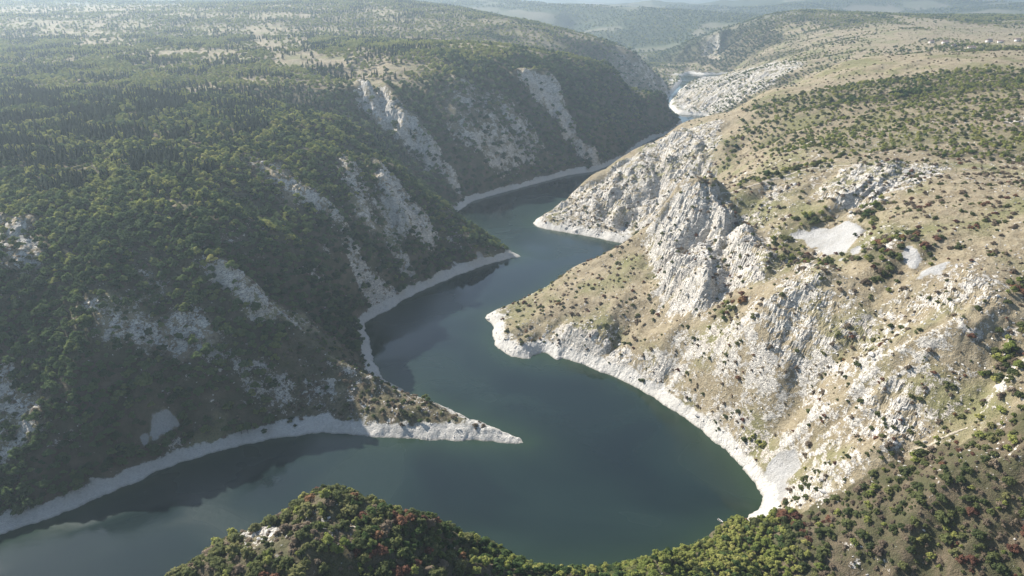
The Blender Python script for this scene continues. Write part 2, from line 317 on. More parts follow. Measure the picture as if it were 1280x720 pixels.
# ------------------------------------------------------------------ terrain
def terrain_height(x, y):
    far = y > GY1 - 20
    d = samp(G_sdf, x, y); h0 = np.where(far, 0, samp(G_h0, x, y))
    rock = np.where(far, .0, samp(G_rock, x, y)); scr = np.where(far, 0, samp(G_scree, x, y)); grs = np.where(far, 0, samp(G_grass, x, y))
    gxv = samp(G_gx, x, y); gyv = samp(G_gy, x, y); sl = np.hypot(gxv, gyv) + 1e-6
    if far.any(): h0[far] = rbf_eval(x[far], y[far]); d = np.where(far, 500., d)
    s1 = np.clip(sl, 0, 1.1); s1 = np.where(far, .25, s1)
    land = sstep(2, 30, d)
    cx, cy = -gyv / sl, gxv / sl                               # contour direction
    warp = 14 * fbm(x / 70, y / 70, 2, 3)
    h = h0.copy()
    near = ~far
    g = np.zeros_like(x)
    for lam, amp, s in ((95, 10.0, 1), (42, 3.6, 2), (17, 1.7, 3)):
        xx = (x[near] + warp[near]) / lam; yy = (y[near] - warp[near]) / lam
        g[near] += amp * gullies(xx, yy, cx[near], cy[near], s) * np.clip(s1[near] * 1.25, 0, 1) * (.45 + .75 * rock[near] if lam < 30 else 1.0)
    h += g * land * (1 - .8 * scr) * (1 - .45 * grs)
    h += land * (1 - s1) * 3.0 * fbm(x / 130, y / 130, 3, 21) * np.where(far, np.clip(y / 3000, 1, 9), 1)
    if far.any():
        yf = y[far]; k = np.clip((yf - 3300) / 3000, 0, 1)
        h[far] += k * (48 * fbm(x[far] / 1000, yf / 1000, 4, 61) + np.clip(yf / 20000, 0, 1.6) * 110 * np.abs(fbm(x[far] / 4200, yf / 4200, 4, 63)))
    # limestone: broken, ribbed, terraced
    rk = np.clip(rock * 1.15, 0, 1) * land * (1 - scr)
    q = x * cx + y * cy
    rib = np.zeros_like(x); nn = ~far
    mod = np.clip(.55 + .9 * fbm(x / 40, y / 40, 2, 36), 0, 1.3); warp = warp + 10 * fbm(x / 22, y / 22, 3, 39)
    for lam, amp, sd in ((14, 1.15, 5), (6.5, .55, 6)):
        rib[nn] += amp * gullies((x[nn] + .35 * warp[nn]) / lam, (y[nn] - .35 * warp[nn]) / lam, cx[nn], cy[nn], sd)
    r2 = ridged(x / 8.1, y / 8.1, 3, 33); r3 = fbm(x / 2.3, y / 2.3, 2, 35)
    rib = rib * mod * (.4 + .6 * sstep(.6, .95, rock))
    h += rk * (1.7 * rib + .85 * r2 + .9 * r3 - .8) * np.where(far, .0, np.clip(.35 + s1, .4, 1.2))
    st = 7.0 + 2 * perlin(x / 90, y / 90, 37); tt = (h + 2.5 * perlin(x / 30, y / 30, 38)) / st; fr = tt - np.floor(tt)
    h += rk * st * .34 * (sstep(.15, .75, fr) - fr)
    h += land * (.55 * fbm(x / 9, y / 9, 3, 51) * (1 - .8 * scr)) * np.where(far, 0, 1)
    h += (1 - sstep(8, 30, d)) * sstep(-12, 0, d) * (1.5 * fbm(x / 17, y / 17, 3, 53) + .45 * ridged(x / 5, y / 5, 2, 54) - .2) * (y < 3200)
    h = np.where(d < -9, np.minimum(h, -.8), h)
    return h, d, sl, rock, scr, grs, rib

NC = 900
ys = [70.0]
while ys[-1] < 3290: ys.append(ys[-1] + max(.8, .0031 * ys[-1]))
while ys[-1] < 62000: ys.append(ys[-1] * 1.022)
ys = np.array(ys); NR = len(ys)
us = np.linspace(-1, 1, NC)
X = us[None, :] * (190 + .83 * ys[:, None]) + 0 * ys[:, None]
Y = np.repeat(ys[:, None], NC, 1)
X = X.ravel(); Y = Y.ravel()
H, D_, SL, ROCKV, SCRV, GRSV, RIBV = terrain_height(X, Y)
_far = Y > GY1 - 20
WOODV = np.where(_far, np.clip(.74 + .9 * fbm(X / 420, Y / 420, 4, 71), 0, 1), samp(np.where(G_side == 1, .70 * G_wood, G_wood) + .35 * (G_side == 2), X, Y) * np.where((Y > 1000), .62 + .38 * samp(G_steep, X, Y), 1.0))
G_band = blur(np.where((G_side == 2) & (GXX < 138), 0.0, 1.0), 1)
BANDV = np.where(_far, 0, samp(G_band, X, Y))
def grid_faces(nr, nc):
    i = np.arange(nr * nc).reshape(nr, nc)
    return np.stack([i[:-1, :-1], i[:-1, 1:], i[1:, 1:], i[1:, :-1]], -1).reshape(-1, 4)
def np_mesh(name, v, f):
    me = bpy.data.meshes.new(name); k = f.shape[1]
    me.vertices.add(len(v)); me.vertices.foreach_set('co', np.ascontiguousarray(v, np.float32).ravel())
    me.loops.add(f.size); me.loops.foreach_set('vertex_index', f.ravel().astype(np.int32))
    me.polygons.add(len(f)); me.polygons.foreach_set('loop_start', (np.arange(len(f)) * k).astype(np.int32))
    me.update(calc_edges=True); return me
def link(o): scene.collection.objects.link(o); return o
def mesh_obj(name, me, mat=None, parent=None):
    o = link(bpy.data.objects.new(name, me))
    if mat and not me.materials: me.materials.append(mat)
    if parent: o.parent = parent
    return o
def tag(o, label=None, cat=None, group=None, kind=None):
    if label: o['label'] = label
    if cat: o['category'] = cat
    if group: o['group'] = group
    if kind: o['kind'] = kind
    return o

# ------------------------------------------------------------------ node helper
class NT:
    def __init__(s, name):
        s.m = bpy.data.materials.new(name); s.m.use_nodes = True; s.t = s.m.node_tree; s.t.nodes.clear()
        s.out = s.t.nodes.new('ShaderNodeOutputMaterial')
    def n(s, typ, **kw):
        nd = s.t.nodes.new('ShaderNode' + typ)
        for k, v in kw.items():
            if k.startswith('_'): setattr(nd, k[1:], v)
            else: s.set(nd.inputs[k.replace('__', ' ')], v)
        return nd
    def set(s, inp, v):
        if isinstance(v, bpy.types.NodeSocket): s.t.links.new(v, inp)
        elif isinstance(v, (tuple, list)) and len(v) == 3 and inp.type == 'RGBA': inp.default_value = (*v, 1)
        else: inp.default_value = v
    def noise(s, vec, scale, detail=4, rough=.55, dist=0.0):
        nd = s.n('TexNoise', Scale=scale, Detail=detail, Roughness=rough, Distortion=dist); s.t.links.new(vec, nd.inputs['Vector']); return nd.outputs['Fac']
    def math(s, op, a, b=0.0, c=0.0, clamp=False):
        nd = s.t.nodes.new('ShaderNodeMath'); nd.operation = op; nd.use_clamp = clamp
        for i, v in enumerate((a, b, c)):
            if i < len(nd.inputs): s.set(nd.inputs[i], v)
        return nd.outputs[0]
    def ramp(s, v, a, b, lo=0.0, hi=1.0):
        nd = s.t.nodes.new('ShaderNodeMapRange'); nd.interpolation_type = 'SMOOTHSTEP'
        for i, q in enumerate((v, a, b, lo, hi)): s.set(nd.inputs[i], q)
        return nd.outputs[0]
    def mix(s, f, a, b):
        nd = s.t.nodes.new('ShaderNodeMix'); nd.data_type = 'RGBA'; s.set(nd.inputs[0], f); s.set(nd.inputs[6], a); s.set(nd.inputs[7], b); return nd.outputs[2]

# ------------------------------------------------------------------ ground material
def ground_material():
    k = NT('ground'); geo = k.n('NewGeometry'); pos = geo.outputs['Position']
    at = k.n('Attribute', _attribute_name='cover'); sp = k.n('SeparateColor'); k.t.links.new(at.outputs['Color'], sp.inputs[0])
    rockA, woodA, screeA = sp.outputs[0], sp.outputs[1], sp.outputs[2]
    at2 = k.n('Attribute', _attribute_name='cover_more'); sp2 = k.n('SeparateColor'); k.t.links.new(at2.outputs['Color'], sp2.inputs[0])
    grassA, leftA, farA = sp2.outputs[0], sp2.outputs[1], sp2.outputs[2]
    xyz = k.n('SeparateXYZ'); k.t.links.new(pos, xyz.inputs[0]); z = xyz.outputs[2]
    nz = k.n('SeparateXYZ'); k.t.links.new(geo.outputs['Normal'], nz.inputs[0])
    n50 = k.noise(pos, .02, 5); n12 = k.noise(pos, .085, 5, .6); n3 = k.noise(pos, .33, 5, .65); n1 = k.noise(pos, 1.1, 4, .65); n200 = k.noise(pos, .004, 5)
    # dry grass, brown heath, greener turf
    tan = k.mix(k.ramp(n12, .35, .68), (.30, .25, .165), (.21, .168, .105))
    tan = k.mix(k.ramp(n3, .45, .75), tan, (.38, .33, .235))
    tan = k.mix(k.math('MULTIPLY', k.ramp(n50, .46, .66), .7), tan, (.16, .165, .065))
    tan = k.mix(k.math('MULTIPLY', k.ramp(n1, .55, .72), .45), tan, (.115, .09, .05))
    tuft = k.n('TexVoronoi', Scale=.62); k.t.links.new(pos, tuft.inputs['Vector'])
    tan = k.mix(k.math('MULTIPLY', k.ramp(tuft.outputs['Distance'], .42, .22), k.ramp(n12, .38, .6, .15, .8)), tan, k.mix(k.ramp(n50, .42, .6), (.12, .092, .06), (.085, .09, .04)))
    # leaf litter of the wood floor, heath under the trees
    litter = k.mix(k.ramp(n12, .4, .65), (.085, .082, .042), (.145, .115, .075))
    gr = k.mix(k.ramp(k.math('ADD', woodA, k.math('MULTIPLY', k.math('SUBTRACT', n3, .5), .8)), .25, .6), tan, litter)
    # limestone
    vor = k.n('TexVoronoi', Scale=.26, _feature='DISTANCE_TO_EDGE')
    strat = k.n('Mapping'); k.t.links.new(pos, strat.inputs[0]); strat.inputs['Scale'].default_value = (1, 1, 2.6); strat.inputs['Rotation'].default_value = (R(28), R(-18), 0)
    k.t.links.new(strat.outputs[0], vor.inputs['Vector'])
    ns = k.noise(strat.outputs[0], .16, 7, .68, .5); ns2 = k.noise(strat.outputs[0], .75, 5, .7)
    rock = k.mix(k.ramp(ns, .36, .62), (.40, .375, .33), (.68, .635, .555))
    rock = k.mix(k.math('MULTIPLY', k.ramp(ns2, .52, .72), .75), rock, (.19, .18, .175))
    rock = k.mix(k.math('MULTIPLY', k.ramp(n50, .52, .68), .35), rock, (.42, .34, .25))
    rock = k.mix(k.math('MULTIPLY', k.ramp(vor.outputs['Distance'], .10, .0), .75), rock, (.15, .14, .13))
    steep = k.ramp(nz.outputs[2], .80, .52)
    rf = k.math('ADD', k.math('MULTIPLY', rockA, .86), k.math('MULTIPLY', steep, k.math('MULTIPLY', .4, k.ramp(rockA, .05, .4))))
    rf = k.math('ADD', rf, k.math('MULTIPLY', k.math('SUBTRACT', n3, .5), 2.0))
    rf = k.math('ADD', rf, k.math('MULTIPLY', k.math('SUBTRACT', n12, .5), 2.3))
    rf = k.math('ADD', rf, k.math('MULTIPLY', k.math('SUBTRACT', n1, .5), 1.1))
    rf = k.math('ADD', rf, k.math('MULTIPLY', k.math('SUBTRACT', grassA, .5), .9))
    col = k.mix(k.ramp(rf, .68, .79), gr, rock)
    scree = k.mix(k.ramp(n1, .35, .7), (.44, .43, .41), (.31, .305, .29)); scree = k.mix(k.math('MULTIPLY', k.ramp(n12, .42, .62), .5), scree, (.30, .285, .255))
    col = k.mix(k.ramp(k.math('ADD', screeA, k.math('MULTIPLY', k.math('SUBTRACT', n3, .5), .7)), .38, .6), col, scree)
    # the bleached strip the lake leaves when it falls
    zb = k.math('ADD', z, k.math('MULTIPLY', k.math('SUBTRACT', n12, .5), 11.0)); zb = k.math('ADD', zb, k.math('MULTIPLY', k.math('SUBTRACT', n50, .5), 8.0)); zb = k.math('ADD', zb, k.math('MULTIPLY', k.math('SUBTRACT', n1, .5), 2.0))
    bl = k.mix(k.ramp(ns2, .40, .70), (.60, .575, .52), (.46, .44, .40))
    wv_ = k.n('TexWave', Scale=.55, Distortion=1.2, Detail=3.0, _bands_direction='Z'); k.t.links.new(pos, wv_.inputs['Vector'])
    bl = k.mix(k.math('MULTIPLY', k.ramp(wv_.outputs['Fac'], .55, .9), .30), bl, (.33, .315, .285)); bl = k.mix(k.math('MULTIPLY', k.ramp(n3, .5, .7), .45), bl, (.36, .34, .30))
    bl = k.mix(k.math('MULTIPLY', k.ramp(z, 1.0, .1), .6), bl, (.25, .23, .19))
    col = k.mix(k.math('MULTIPLY', k.ramp(zb, 7.4, 6.0), leftA), col, bl)
    # far country: woods and fields
    fc = k.mix(k.ramp(woodA, .40, .55), k.mix(k.ramp(n200, .4, .6), (.16, .15, .105), (.11, .12, .07)), k.mix(k.ramp(n50, .4, .62), (.040, .060, .028), (.075, .085, .04)))
    col = k.mix(k.ramp(farA, .5, .9), col, fc)
    bsum = k.math('ADD', k.math('MULTIPLY', n3, 1.2), k.math('MULTIPLY', n1, .55)); bsum = k.math('ADD', bsum, k.math('MULTIPLY', ns2, .5))
    bump = k.n('Bump', Height=bsum, Strength=1.0, Distance=1.3)
    bs = k.n('BsdfPrincipled', Base__Color=col, Roughness=.93); bs.inputs['Specular IOR Level'].default_value = .15
    k.t.links.new(bump.outputs[0], bs.inputs['Normal']); k.t.links.new(bs.outputs[0], k.out.inputs[0]); return k.m
GROUND = ground_material()
tme = np_mesh('terrain', np.column_stack([X, Y, H]), grid_faces(NR, NC))
_fr = ROCKV.reshape(NR, NC)[:-1, :-1].ravel(); tme.polygons.foreach_set('use_smooth', _fr < .62)   # broken stone stays faceted
def add_col(me, name, r, g, b):
    a = me.color_attributes.new(name, 'FLOAT_COLOR', 'POINT')
    a.data.foreach_set('color', np.column_stack([r, g, b, np.ones_like(r)]).astype(np.float32).ravel())
add_col(tme, 'cover', ROCKV, WOODV, SCRV)
add_col(tme, 'cover_more', np.clip(.5 + .35 * RIBV, 0, 1), BANDV, sstep(2600, 3300, Y))
terrain = tag(mesh_obj('canyon_terrain', tme, GROUND), 'wooded limestone canyon with pale headlands around a winding lake', kind='structure')

# ------------------------------------------------------------------ water
def water_material():
    k = NT('lake_water'); geo = k.n('NewGeometry'); pos = geo.outputs['Position']
    n_l = k.noise(pos, .008, 3, .5, .8); n_s = k.noise(pos, .35, 4, .6); n_m = k.noise(pos, .05, 3)
    col = k.mix(k.ramp(n_l, .35, .65), (.008, .015, .017), (.013, .026, .024))
    sh_ = k.n('Attribute', _attribute_name='shallow'); col = k.mix(k.math('MULTIPLY', sh_.outputs['Fac'], .5), col, (.034, .062, .026))
    bs = k.n('BsdfPrincipled', Base__Color=col, Roughness=k.ramp(n_l, .42, .60, .03, .28), IOR=1.333)
    bump = k.n('Bump', Height=k.math('ADD', n_s, k.math('MULTIPLY', n_m, .6)), Strength=k.ramp(n_l, .38, .62, .05, .22), Distance=.5)
    k.t.links.new(bump.outputs[0], bs.inputs['Normal']); k.t.links.new(bs.outputs[0], k.out.inputs[0]); return k.m
_wx = np.arange(-1500, 1701, 12.0); _wy = np.arange(60, 3301, 12.0); WX, WY = np.meshgrid(_wx, _wy)
wme = np_mesh('lake_water', np.column_stack([WX.ravel(), WY.ravel(), np.zeros(WX.size)]), grid_faces(len(_wy), len(_wx)))
_wa = wme.attributes.new('shallow', 'FLOAT', 'POINT'); _wa.data.foreach_set('value', np.exp(np.minimum(samp(G_sdf, WX.ravel(), WY.ravel()), 0) / 11.0).astype(np.float32))
water = tag(mesh_obj('lake_water', wme, water_material()), 'dark green lake winding between the canyon walls', kind='structure')

# ------------------------------------------------------------------ foliage materials and tree shapes
def foliage(name, c_dark, c_mid, c_light, patch=.012):
    k = NT(name); oi = k.n('ObjectInfo'); geo = k.n('NewGeometry')
    p = k.noise(oi.outputs['Location'], patch, 3); q = k.noise(geo.outputs['Position'], .9, 2)
    f = k.math('ADD', k.math('MULTIPLY', oi.outputs['Random'], .75), k.math('MULTIPLY', k.math('SUBTRACT', p, .5), 1.5))
    f = k.math('ADD', f, k.math('MULTIPLY', k.math('SUBTRACT', q, .5), .5))
    col = k.mix(k.ramp(f, .0, .45), c_dark, c_mid); col = k.mix(k.ramp(f, .5, .95), col, c_light)
    bs = k.n('BsdfPrincipled', Base__Color=col, Roughness=.85); bs.inputs['Specular IOR Level'].default_value = .12
    tr = k.n('BsdfTranslucent', Color=col); ms = k.n('MixShader', Fac=.52)
    k.t.links.new(bs.outputs[0], ms.inputs[1]); k.t.links.new(tr.outputs[0], ms.inputs[2]); k.t.links.new(ms.outputs[0], k.out.inputs[0]); return k.m
def bark():
    k = NT('bark'); geo = k.n('NewGeometry')
    col = k.mix(k.noise(geo.outputs['Position'], 3.0), (.09, .07, .055), (.17, .145, .12))
    bs = k.n('BsdfPrincipled', Base__Color=col, Roughness=.95); k.t.links.new(bs.outputs[0], k.out.inputs[0]); return k.m
BARK = bark()
LEAF = {
 'broad':  foliage('leaves_oak',    (.050, .088, .034), (.125, .185, .062), (.30, .32, .10), .008),
 'lime':   foliage('leaves_yellowing', (.24, .29, .075), (.40, .42, .12), (.54, .50, .17), .02),  # yellow-green species, also sown on the left plateau to paint it sunlit
 'pine':   foliage('needles',       (.030, .056, .034), (.052, .086, .044), (.09, .125, .058)),
 'olive':  foliage('leaves_olive',  (.10, .125, .05), (.175, .195, .075), (.28, .27, .11), .03),
 'brown':  foliage('leaves_withered', (.20, .155, .11), (.30, .235, .165), (.40, .32, .225), .03),
 'red':    foliage('leaves_red',    (.17, .085, .06), (.27, .14, .09), (.40, .24, .11), .03)}

def leaf_cloud(r, lobes, n, size, up=.25):
    """leaf-clump faces over a set of lobes, plus a small dark core in each lobe"""
    v, f = [], []
    w = np.array([l[3] * l[4] for l in lobes]); w /= w.sum()
    pick = r.choice(len(lobes), n, p=w)
    for k in pick:
        cx, cy, cz, rx, rz = lobes[k]
        d = r.normal(size=3); d /= np.linalg.norm(d)
        if d[2] < -.35: d[2] *= -.6
        q = r.uniform(.80, 1.08); c = np.array([cx + d[0] * rx * q, cy + d[1] * rx * q, cz + d[2] * rz * q])
        nrm = d + r.normal(size=3) * .42 + np.array([0, 0, up]); nrm /= np.linalg.norm(nrm)
        t = np.cross(nrm, r.normal(size=3)); t /= np.linalg.norm(t); b = np.cross(nrm, t)
        s = size * r.uniform(.6, 1.3); m = r.uniform(.55, .9)
        i = len(v); v += [c - t * s - b * s * m * .6, c + t * s * .8 - b * s * m, c + t * s + b * s * m * .7, c - t * s * .7 + b * s * m]
        f.append((i, i + 1, i + 2, i + 3))
    for cx, cy, cz, rx, rz in lobes:
        i = len(v); nn = 6
        for zz, rr in ((-.55, .62), (.15, .82), (.7, .5)):
            for a in range(nn): an = a / nn * 6.283 + zz; v.append(np.array([cx + math.cos(an) * rx * rr, cy + math.sin(an) * rx * rr, cz + zz * rz * .95]))
        for lv in range(2):
            for a in range(nn): f.append((i + lv * nn + a, i + lv * nn + (a + 1) % nn, i + (lv + 1) * nn + (a + 1) % nn, i + (lv + 1) * nn + a))
        f.append((i + 12, i + 13, i + 14, i + 15)); f.append((i + 12, i + 15, i + 16, i + 17))
    return v, f
def py_mesh(name, v, f, mat):
    me = bpy.data.meshes.new(name); me.from_pydata([tuple(map(float, p)) for p in v], [], f); me.update(); me.materials.append(mat); return me
def crown_tree(sd, mat, n=420, spread=.30):
    r = np.random.default_rng(sd); lobes = [(0, 0, .66, .24, .26)]
    for i in range(8):
        a = i / 8 * 6.283 + r.uniform(-.4, .4); q = spread * r.uniform(.65, 1.1); lobes.append((math.cos(a) * q, math.sin(a) * q, r.uniform(.38, .70), r.uniform(.14, .21), r.uniform(.13, .19)))
    lobes.append((r.uniform(-.1, .1), r.uniform(-.1, .1), .84, .15, .14))
    v, f = leaf_cloud(r, lobes, n, .052); return py_mesh('crown', v, f, mat)
def crown_bush(sd, mat, n=220):
    r = np.random.default_rng(sd); lobes = [(0, 0, .5, .34, .42)]
    for i in range(6):
        a = i / 6 * 6.283 + r.uniform(-.5, .5); q = r.uniform(.28, .48); lobes.append((math.cos(a) * q, math.sin(a) * q, r.uniform(.24, .45), r.uniform(.18, .30), r.uniform(.2, .32)))
    v, f = leaf_cloud(r, lobes, n, .085); return py_mesh('crown', v, f, mat)
def crown_pine(sd, mat, n=300):
    r = np.random.default_rng(sd); v, f = [], []
    for i in range(n):
        h = r.uniform(.12, 1) ** .8; rad = (1 - h) * .23 * (.7 + .3 * math.sin(h * 55)) + .012; a = r.uniform(0, 6.283)
        q = rad * r.uniform(.75, 1.1); c = np.array([math.cos(a) * q, math.sin(a) * q, h]); o = np.array([math.cos(a), math.sin(a), -.45]); t = np.array([-math.sin(a), math.cos(a), r.uniform(-.2, .2)])
        s = .055 * r.uniform(.6, 1.2) * (1.2 - .6 * h); j = len(v); v += [c - t * s * .7 - o * s, c + t * s * .7 - o * s, c + t * s * .35 + o * s * 1.1, c - t * s * .35 + o * s * 1.1]; f.append((j, j + 1, j + 2, j + 3))
    j = len(v); v += [np.array([math.cos(a) * .15, math.sin(a) * .15, .12]) for a in np.arange(7) / 7 * 6.283] + [np.array([0, 0, .97])]
    f += [(j + a, j + (a + 1) % 7, j + 7) for a in range(7)]
    return py_mesh('crown', v, f, mat)
def tube(pts, rad, n=6):
    v, f = [], []
    for k, (p, q) in enumerate(zip(pts, rad)):
        for a in range(n): v.append((p[0] + math.cos(a / n * 6.283) * q, p[1] + math.sin(a / n * 6.283) * q, p[2]))
        if k: f += [((k - 1) * n + a, (k - 1) * n + (a + 1) % n, k * n + (a + 1) % n, k * n + a) for a in range(n)]
    return v, f
def trunk_mesh(sd, h=.6, limbs=5, r0=.035):
    r = np.random.default_rng(sd); v, f = tube([(0, 0, -.12), (0, 0, .05), (.01, 0, h * .5), (0, .01, h)], (r0 * 1.3, r0, r0 * .75, r0 * .4))
    for i in range(limbs):
        a = i / limbs * 6.283 + r.uniform(-.4, .4); z = h * r.uniform(.35, .75); q = r.uniform(.16, .27)
        vv, ff = tube([(0, 0, z), (math.cos(a) * q * .5, math.sin(a) * q * .5, z + .09), (math.cos(a) * q, math.sin(a) * q, z + .2)], (r0 * .55, r0 * .4, r0 * .15), 5)
        n = len(v); v += vv; f += [tuple(n + i for i in q_) for q_ in ff]
    return py_mesh('trunk', v, f, BARK)
TRUNK = {'tree': [trunk_mesh(1), trunk_mesh(2)], 'pine': [trunk_mesh(3, .9, 0, .022)], 'bush': [trunk_mesh(4, .35, 6, .03)]}
SHAPE = {'broad': [crown_tree(10 + i, LEAF['broad']) for i in range(4)], 'lime': [crown_tree(20 + i, LEAF['lime'], 420, .33) for i in range(3)],
 'pine': [crown_pine(30 + i, LEAF['pine']) for i in range(3)], 'olive': [crown_bush(40 + i, LEAF['olive']) for i in range(3)],
 'brown': [crown_bush(50 + i, LEAF['brown'], 170) for i in range(3)], 'red': [crown_bush(60 + i, LEAF['red'], 190) for i in range(3)]}
FORM = {'broad': 'tree', 'lime': 'tree', 'pine': 'pine', 'olive': 'bush', 'brown': 'bush', 'red': 'bush'}

# ------------------------------------------------------------------ where they grow
G_hf = terrain_height(GXX.ravel(), GYY.ravel())[0].reshape(GXX.shape)
def cells(y0, y1, c):
    a = np.arange(GX0 if y1 < 3300 else -3600, GX1 if y1 < 3300 else 3800, c); b = np.arange(y0, y1, c)
    A, B = np.meshgrid(a, b); A = A.ravel() + rng.uniform(0, c, A.size); B = B.ravel() + rng.uniform(0, c, B.size)
    return A, B
def inframe(x, y, z, m=170):
    u, v, d = proj(x, y, z); return (d > 20) & (u > -m) & (u < 1280 + m) & (v > -30) & (v < 720 + m)
def visible(x, y, z):
    ok = np.ones(len(x), bool)
    for t in np.linspace(.25, .985, 70):
        ok &= samp(G_hf, x * t, y * t) < CAM_H + (z - CAM_H) * t + .5
    return ok
plants = []        # (x, y, z, height, species)
def sow(y0, y1, c, fn):
    x, y = cells(y0, y1, c); k = inframe(x, y, np.full(len(x), 100.)) | inframe(x, y, np.full(len(x), 0.)) | inframe(x, y, np.full(len(x), 190.)); x, y = x[k], y[k]
    h, d, sl, rock, scr, grs, rib = terrain_height(x, y)
    far = y > GY1 - 20
    wood = np.where(far, np.clip(.74 + .9 * fbm(x / 420, y / 420, 4, 71), 0, 1), samp(G_wood, x, y))
    side = np.where(far, 0, G_side[np.clip(((y - GY0) / GS).round().astype(int), 0, G_side.shape[0] - 1), np.clip(((x - GX0) / GS).round().astype(int), 0, G_side.shape[1] - 1)])
    dry = h > np.where((side == 2) & (x < 138), 1.2, 6.6 + 4.5 * perlin(x / 14, y / 14, 81))
    u, v, dd = proj(x, y, h); k = dry & inframe(x, y, h) & (scr < .25); 
    sp, ht = fn(x, y, h, wood, side, rock, rib, grs, rng.uniform(size=len(x)), rng.uniform(size=len(x)), rng.uniform(size=len(x)), u, v, sl)
    k &= (sp >= 0)
    plants.append(np.column_stack([x, y, h, ht, sp])[k])
SPEC = ['broad', 'lime', 'pine', 'olive', 'brown', 'red']
def near_rule(x, y, h, wood, side, rock, rib, grs, a, b, c, u, v, sl):
    n1 = fbm(x / 45, y / 45, 3, 101); n2 = fbm(x / 30, y / 30, 2, 103)
    sp = np.full(len(x), -1); ht = np.zeros(len(x))
    L = side == 0; Rr = side == 1; N = side == 2
    # left: closed broad-leaved wood, pines towards the plateau, browner scrub on the stones
    t = L & (a < wood * 1.05); sp[t] = 0; ht[t] = 4.0 + 5.2 * b[t] ** 1.6
    tip = L & (x > -175) & (y < 530) & (y > 400)
    pine = t & (y > 560) & (x < -260) & (h > 140) & (n1 + .5 * (c - .5) > -.05 + .0016 * np.maximum(x + 520, 0)); sp[pine] = 2; ht[pine] = 8 + 4.5 * b[pine]
    lit = t & ~pine & (c < np.clip(.12 + .55 * n2 + .38 * (h > 128), 0, .85)) & (h > 95); sp[lit] = 1; ht[lit] *= .9  # paler yellow crowns put the plateau's sunlight into leaf colour
    ss = L & ~t & (a > .55) & (a < .80); sp[ss] = np.where(c[ss] < .55, 4, 3); ht[ss] = 1.2 + 1.9 * b[ss]
    q = tip & t & (c < .75); sp[q] = np.where(b[q] < .5, 4, 3); ht[q] = 1.3 + 2.2 * c[q]; q = tip & t & (c > .9); ht[q] *= .6; q = tip & t & (c > .75) & (c <= .9); sp[q] = -1
    # right: dotted dry scrub with green and reddish clumps
    t = Rr & (a < wood * np.where(y > 560, .72, .85)); gold = t & (y > 560); sp[t] = np.where(c[t] < .46, 3, np.where(c[t] < .60, 4, np.where(c[t] < .80, np.where(n2[t] > 0, 5, 1), 1))); ht[t] = 2.2 + 2.6 * b[t]
    sp[gold] = np.where(c[gold] < .70, 1, np.where(c[gold] < .93, 3, 0)); ht[gold] = 2.6 + 2.6 * b[gold]
    drk = gold & (n1 > .40) & (wood > .72); sp[drk] = 0; ht[drk] = 5 + 3 * b[drk]
    ss = Rr & ~t & (a < np.clip(.40 + .60 * n2 + .06 * (rock < .3), .12, .85)) & (rib < .75); sp[ss] = np.where(c[ss] < .52, 4, np.where(c[ss] < .90, 3, 5)); ht[ss] = .8 + 2.5 * b[ss] ** 1.8
    # near ridge: mixed scrub, closed towards the crest
    crest = N & (u < 1010)
    t = N & (a < np.where(crest, wood * 1.25, wood * .60)); sp[t] = np.where(c[t] < .40, 3, np.where(c[t] < .56, 4, np.where(c[t] < .80, np.where(n2[t] > .24, 5, 3), 1))); ht[t] = 1.7 + 3.9 * b[t] ** 1.6
    yel = N & (u > 590) & (u < 1000 - .6 * np.clip(700 - v, 0, 90)) & (a < .97); sp[yel] = np.where(c[yel] < np.where(u[yel] > 780, .80, .40), 1, np.where(c[yel] < .93, 0, 3)); ht[yel] = 2.7 + 2.6 * b[yel]
    grn = N & (u > 440) & (u <= 590) & (v < 700) & (a < .92); sp[grn] = np.where(c[grn] < .55, 0, np.where(c[grn] < .85, 3, 5)); ht[grn] = 2.3 + 2.3 * b[grn]
    ss = N & (sp < 0) & (a > .60) & (rib < .7); sp[ss] = np.where(c[ss] < .65, 4, 3); ht[ss] = .9 + 1.7 * b[ss]
    return sp, ht
def mid_rule(x, y, h, wood, side, rock, rib, grs, a, b, c, u, v, sl):
    n1 = fbm(x / 90, y / 90, 3, 111); sp = np.full(len(x), -1); ht = np.zeros(len(x))
    L = side == 0; flat = sl < .32
    t = L & (a < wood); sp[t] = 0; ht[t] = 6 + 4 * b[t]
    q = t & flat & (n1 + .8 * (c - .5) > -.25); sp[q] = 1; ht[q] *= .85  # lighter crowns on flat ground paint in its sunlit look
    q = t & (x < -150) & (n1 < -.12) & (c < .7); sp[q] = 2; ht[q] = 8 + 4 * b[q]
    q = ~L & (a < wood * .8); sp[q] = np.where(c[q] < .5, 1, np.where(c[q] < .75, 3, 0)); ht[q] = 3.2 + 3 * b[q]
    q = ~L & (sp < 0) & (a < wood * .8 + .14); sp[q] = np.where(c[q] < .5, 4, 3); ht[q] = 1.5 + 1.5 * b[q]
    return sp, ht
def far_rule(x, y, h, wood, side, rock, rib, grs, a, b, c, u, v, sl):
    sp = np.full(len(x), -1); t = (a < sstep(.35, .6, wood)); sp[t] = np.where(c[t] < .55, 0, np.where(c[t] < .8, 2, 1)); return sp, 9 + 5 * b
sow(130, 345, 3.4, near_rule)
sow(345, 620, 4.3, near_rule)
sow(620, 980, 4.9, near_rule)
sow(980, 1800, 7.0, mid_rule)
sow(1800, 3280, 11.0, mid_rule)
sow(3300, 6000, 24.0, far_rule)
PL = np.vstack(plants)
_m = (PL[:, 4] >= 3) & (PL[:, 1] < 980) & (rng.uniform(size=len(PL)) < .55); _c = PL[_m].copy()     # bushes grow in ragged clumps
